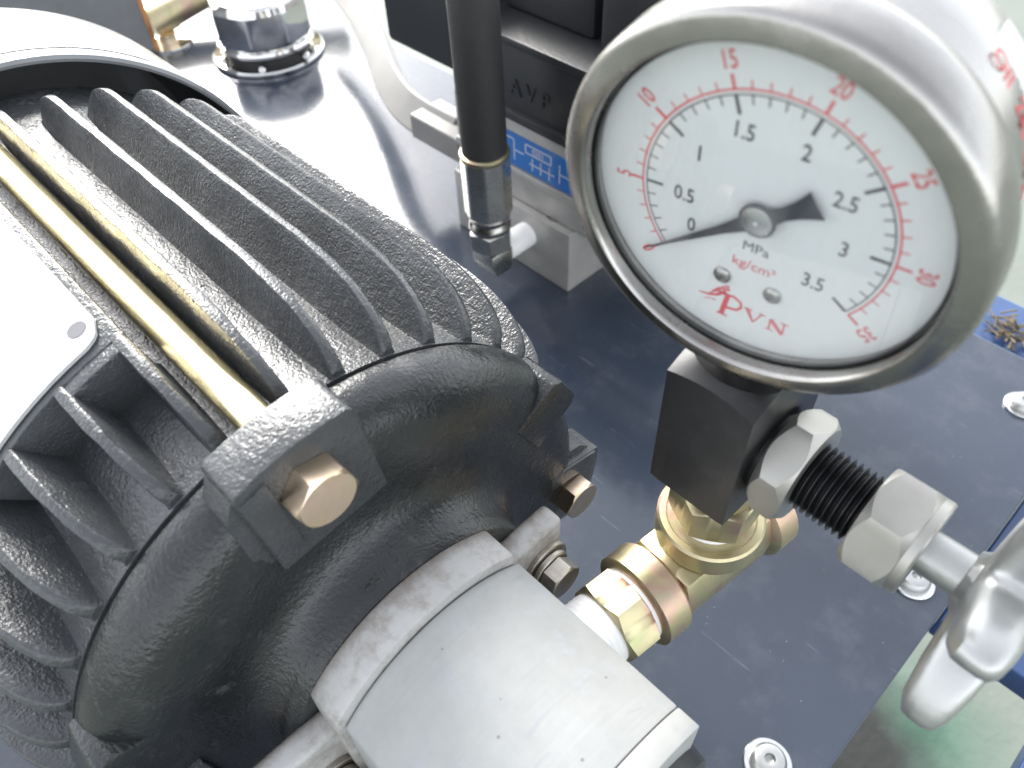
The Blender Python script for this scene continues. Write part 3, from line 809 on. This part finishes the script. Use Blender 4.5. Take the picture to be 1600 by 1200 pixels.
# ------------------------------------------------------------------ screws on the lid
def lid_screw(x, y, label):
    t = thing("lid_screw", label, "screw", (x, y, -25), "pan head screws along the lid edge")
    obj("washer", lathe((x, y, -24.996), (0, 0, 1), [(0, .3), (0, .68), (.03, .70), (.08, .70), (.11, .67), (.11, .3)], 40), M_WASHER, t, 30)
    b = lathe((x, y, -24.885), (0, 0, 1), [(0, 0), (0, .50), (.08, .53), (.2, .50), (.30, .42), (.34, .30), (.33, .16), (.20, .13), (.15, 0)], 40)
    obj("screw_head", b, M_ZINC, t, 25)
lid_screw(-.55, 9.85, "round headed zinc screw on the lid at the bottom edge, right of the pump")
lid_screw(-.40, 18.2, "zinc screw and washer on the lid half hidden under the valve spindle")
lid_screw(-1.05, 28.35, "zinc screw at the right edge of the photo, beyond the gauge")

# ------------------------------------------------------------------ manifold block and solenoid valve
man = thing("manifold_block", "silver grey steel manifold block standing on the dark lid, left of the gauge", "manifold", (-23, 23.3, -25))
b = box(-26.3, -18.72, 20.8, 26.2, -24.99, -21.75, .09)
obj("manifold_body", b, M_VALVE, man, 40)
for x in (-20.15,):
    y = 21.55
    rim = obj("socket_screw", lathe((x, y, -21.745), (0, 0, 1), [(0, .47), (.004, .47), (.004, .42), (-.3, .41), (-.3, 0)], 36), M_DARK, man, 30)
    obj("screw_recess", hexnut((x, y, -21.742), (0, 0, 1), .006, .36, bore=0), M_BOLTDULL, rim, 30)
sv = thing("solenoid_valve", "black and silver solenoid valve with blue label on top of the manifold", "valve", (-22, 24, -21.75))
obj("valve_body", box(-26.2, -13.5, 21.15, 26.0, -21.70, -17.75, .08), M_VALVE, sv, 40)
obj("body_rib", box(-26.15, -13.4, 20.98, 21.3, -20.35, -19.98, .05), M_VALVE, sv, 40)
lp = obj("label_plate", box(-23.9, -17.6, 21.06, 21.14, -19.9, -18.35, .01), M_BLUELBL, sv)
M_LINE = M_LABELW
def lstrip(bm, x0, z0, x1, z1, w=.05):
    a = Vector((x0, 21.055, z0)); c_ = Vector((x1, 21.055, z1)); d = (c_ - a).normalized(); s = Vector((-d.z, 0, d.x)) * w / 2
    bm.faces.new([bm.verts.new(p) for p in (a - s, c_ - s, c_ + s, a + s)])
b = bmesh.new()
for x0, z0, x1, z1 in ((-21.6, -18.55, -20.1, -18.55), (-21.6, -18.95, -20.1, -18.95), (-21.6, -18.55, -21.6, -18.95), (-20.1, -18.55, -20.1, -18.95),
                       (-22.3, -18.6, -22.3, -19.6), (-22.3, -19.1, -21.7, -19.1), (-21.2, -19.1, -21.2, -19.7), (-20.7, -19.1, -20.7, -19.7), (-20.2, -19.1, -20.2, -19.7), (-21.4, -19.4, -19.9, -19.4),
                       (-19.6, -18.7, -19.6, -19.6), (-19.6, -19.15, -18.9, -19.15), (-22.9, -18.6, -22.3, -18.6)): lstrip(b, x0, z0, x1, z1)
obj("hydraulic_symbol", b, M_LINE, lp)
text("0201", .36, (-20.85, 21.05, -18.76), (1, 0, 0), (0, 0, 1), M_LINE, lp)
obj("label_rivet", lathe((-23.5, 21.06, -18.75), (0, -1, 0), [(0, .13), (.05, .11), (.08, 0)], 20), M_ZINC, lp, 60)
# black valve casting above the silver body
obj("black_housing", box(-25.2, -13.0, 20.95, 26.0, -17.72, -14.3, .12), M_BLACKCAST, sv, 40)
obj("housing_ledge", box(-25.3, -12.9, 20.75, 21.4, -17.55, -17.1, .08), M_BLACKCAST, sv, 40)
obj("upper_edge", box(-25.3, -12.9, 20.7, 26.1, -14.35, -14.0, .08), M_BLACKCAST, sv, 40)
text("A V P", .95, (-21.2, 20.94, -16.1), (1, 0, 0), (0, 0, 1), M_BLACKPL, sv, "cast_lettering", .04, .01)
obj("coil_block", box(-24.3, -19.4, 22.6, 26.5, -14.0, -11.5, .3), M_BLACKPL, sv, 40)
obj("coil_block", box(-18.8, -13.2, 22.2, 26.5, -14.0, -10.5, .3), M_BLACKPL, sv, 40)
obj("end_coil", box(-31.2, -25.35, 21.5, 26.0, -17.2, -11.0, .25), M_BLACKPL, sv, 40)
obj("coil_tube", cyl((-32.8, 23.5, -14.5), (-31.2, 23.5, -14.5), 1.2, seg=40, bev=.1), M_ZINC, sv, 30)
obj("manual_pin", cyl((-13.0, 24.0, -12.6), (-9.6, 24.0, -12.6), .75, seg=32, bev=.1), M_CHROME, sv, 30)

# ------------------------------------------------------------------ hydraulic hose
hose = thing("hydraulic_hose", "black rubber hydraulic hose with crimped steel end, rising in front of the valve", "hose", (-21.4, 18.6, -24))
HX, HY = -21.35, 18.6
EC = Vector((HX, HY, -22.75))
HT = Vector((-21.25, 18.3, -9.0))
hd = (HT - EC).normalized()
def hp(h): return EC + hd * h
b = sweep([hp(5.0), hp(7.0), hp(9.5), hp(13), hp(17) + Vector((-.1, .2, 0)), hp(22) + Vector((-.6, .8, 0)), hp(27) + Vector((-1.6, 2.2, 0))], circle(.92, 36), upv=(0, 1, 0), smoothpath=2)
obj("rubber_hose", b, M_RUBBER, hose, 60)
obj("crimped_ferrule", hexnut(hp(2.3), hd, 2.75, 1.92, n=8, per=8, k=.3), M_FERR, hose, 30)
obj("ferrule_lip", lathe(hp(4.98), hd, [(0, .86), (0, 1.0), (.1, 1.04), (.2, 1.02), (.26, .93), (.26, .86)], 48), M_GOLD, hose, 40)
obj("swivel_neck", lathe(hp(1.35), hd, [(0, .5), (0, .84), (.2, .93), (.35, .90), (.5, .80), (.62, .86), (.78, .92), (.92, .82), (1.0, .6)], 48), M_STEEL, hose, 40)
obj("hose_nut", hexnut(hp(.45), hd, .95, 1.72, up=(1, -1, 0)), M_FERR, hose, 30)
elb = thing("elbow_fitting", "yellow zinc elbow with white tape joining the hose to the manifold", "pipe elbow", (HX, HY, -24.2))
b = prism([(-.62, 0), (-.36, -.62), (.5, -.62), (.66, -.3), (.66, .62), (-.62, .62)], (HX - .68, HY, EC.z - .3), (0, 1, 0), (0, 0, 1), (1, 0, 0), 1.36, .14)
obj("elbow_body", b, M_FERR, elb, 30)
obj("taped_thread", thread((HX, HY + .6, EC.z - .25), (0, 1, 0), 1.65, .60, .13, .02), M_PTFE, elb, 60)

# ------------------------------------------------------------------ bent steel bar
pth = [(-27.6, 21.95, -21.0), (-30.2, 21.95, -21.0), (-32.0, 22.3, -21.0), (-34.6, 23.4, -21.0), (-37.7, 25.2, -21.0), (-40.9, 26.7, -21.0), (-44, 28.1, -21.0), (-50, 30.0, -21.0)]
b = sweep(pth, [(a * .62 - c_ * .78, a * .78 + c_ * .62) for a, c_ in rrect(1.75, .55, .12, 3)], smoothpath=3)
box(-30.0, -26.35, 21.25, 23.3, -21.75, -20.45, .12, bm=b, seg=3)
t = obj("bent_bar", b, M_BAR, loc=(-33, 23, -22))
t['label'] = "bent satin grey steel bar curving back from the manifold"; t['category'] = "bar"

# ------------------------------------------------------------------ filler cap
FC = Vector((-49.9, 24.6, -25)); Z = Vector((0, 0, 1))
cap = thing("filler_cap", "polished chrome faceted filler cap on a slotted flange at the top left", "filler cap", tuple(FC))
fl = obj("flange", lathe(FC, Z, [(.01, 2.0), (.01, 3.6), (.08, 3.7), (.22, 3.7), (.32, 3.6), (.36, 2.8), (.36, 2.0)], 80), M_CHROME, cap, 30)
obj("neck", lathe(FC, Z, [(.3, 2.75), (1.0, 2.75), (1.0, 1.0)], 64), M_DARK, cap, 30)
obj("rim_ring", lathe(FC, Z, [(.9, 2.7), (.85, 2.95), (.95, 3.12), (1.1, 3.16), (1.25, 3.08), (1.35, 2.8)], 80), M_CHROME, cap, 40)
def capmesh():
    bm = bmesh.new(); N = 120; rings = []
    for h, k, rr in ((1.25, 0, 2.9), (1.4, .75, 3.0), (1.7, 1, 3.05), (2.9, 1, 3.08), (3.5, .95, 3.05), (3.85, .5, 2.9), (4.05, 0, 2.6), (4.1, 0, 1.6), (3.95, 0, 1.3), (3.95, 0, 0.01)):
        ring = []
        for i in range(N):
            a = 2 * PI * i / N + .33; l = (a % (PI / 4)) - PI / 8
            hexr = min((1 / math.cos(l)) * .965, 1.03)
            r = rr * (1 + (hexr - 1) * k)
            ring.append(bm.verts.new(FC + Vector((r * math.cos(a), r * math.sin(a), h))))
        rings.append(ring)
    for p, q in zip(rings, rings[1:]):
        for i in range(N): j = (i + 1) % N; bm.faces.new((p[i], p[j], q[j], q[i]))
    return bm
obj("cap_grip", capmesh(), M_CHROME, cap, 12)
for k in range(6):
    a = math.radians(20 + 60 * k)
    obj("flange_screw", lathe(FC + Vector((3.1 * math.cos(a), 3.1 * math.sin(a), .33)), Z, [(0, .26), (.12, .25), (.22, .14), (.24, 0)], 20), M_CHROME, fl, 40)

# ------------------------------------------------------------------ brass tube, screw and grey bracket sheet at the top left
BT0 = Vector((-57.0, 21.6, -23.4)); BT1 = Vector((-55.5, 34, -20.6))
tube = thing("brass_tube", "short brass coloured tube leaning by the rusty edged sheet at the top left", "tube", (-57, 21, -25))
obj("tube_barrel", cyl(BT0, BT1, .95, seg=40), M_GOLD, tube, 30)
obj("tube_collar", cyl(BT0 - (BT1 - BT0).normalized() * 1.6, BT0 + (BT1 - BT0).normalized() * .1, 1.12, 1.0, seg=36), M_GOLD, tube, 30)
obj("foot_washer", lathe((-56.2, 20.6, -24.995), Z, [(0, .3), (0, 1.5), (.12, 1.5), (.15, 1.45), (.15, .3)], 36), M_CHROME, tube, 30)
obj("foot_screw", hexnut((-56.2, 20.6, -24.85), Z, .6, 1.1), M_BOLT, tube, 30)
sh = thing("bracket_sheet", "grey painted steel bracket sheet with a rusty cut edge at the top left", "bracket", (-62, 17, -25))
SHX = -56.2
b = prism([(-20, 0), (1.6, 0), (1.6, 14), (-20, 14)], (SHX - .3, 18.0, -24.98), (0, 1, 0), (0, 0, 1), (1, 0, 0), .3, .0)
obj("sheet", b, M_GREYPAINT, sh)
obj("rusty_edge", box(SHX - .32, SHX + .06, 19.42, 19.75, -24.98, -11.0, .02), M_RUST, sh)

# ------------------------------------------------------------------ straw and rags at the right
rng = random.Random(3)
b = bmesh.new()
for i in range(60):
    p = Vector((rng.uniform(-4.2, -2.0), rng.uniform(32.6, 34.0), rng.uniform(-25.95, -25.5)))
    d = Vector((rng.uniform(-1, 1), rng.uniform(-1, 1), rng.uniform(-.2, .4))).normalized()
    cyl(p, p + d * rng.uniform(.3, 1.0), .045, seg=5, bm=b)
t = obj("straw_debris", b, M_STRAW, loc=(-3, 33, -26)); t['kind'] = "stuff"; t['label'] = "tangle of dry straw on the blue strip behind the gauge"; t['category'] = "straw"
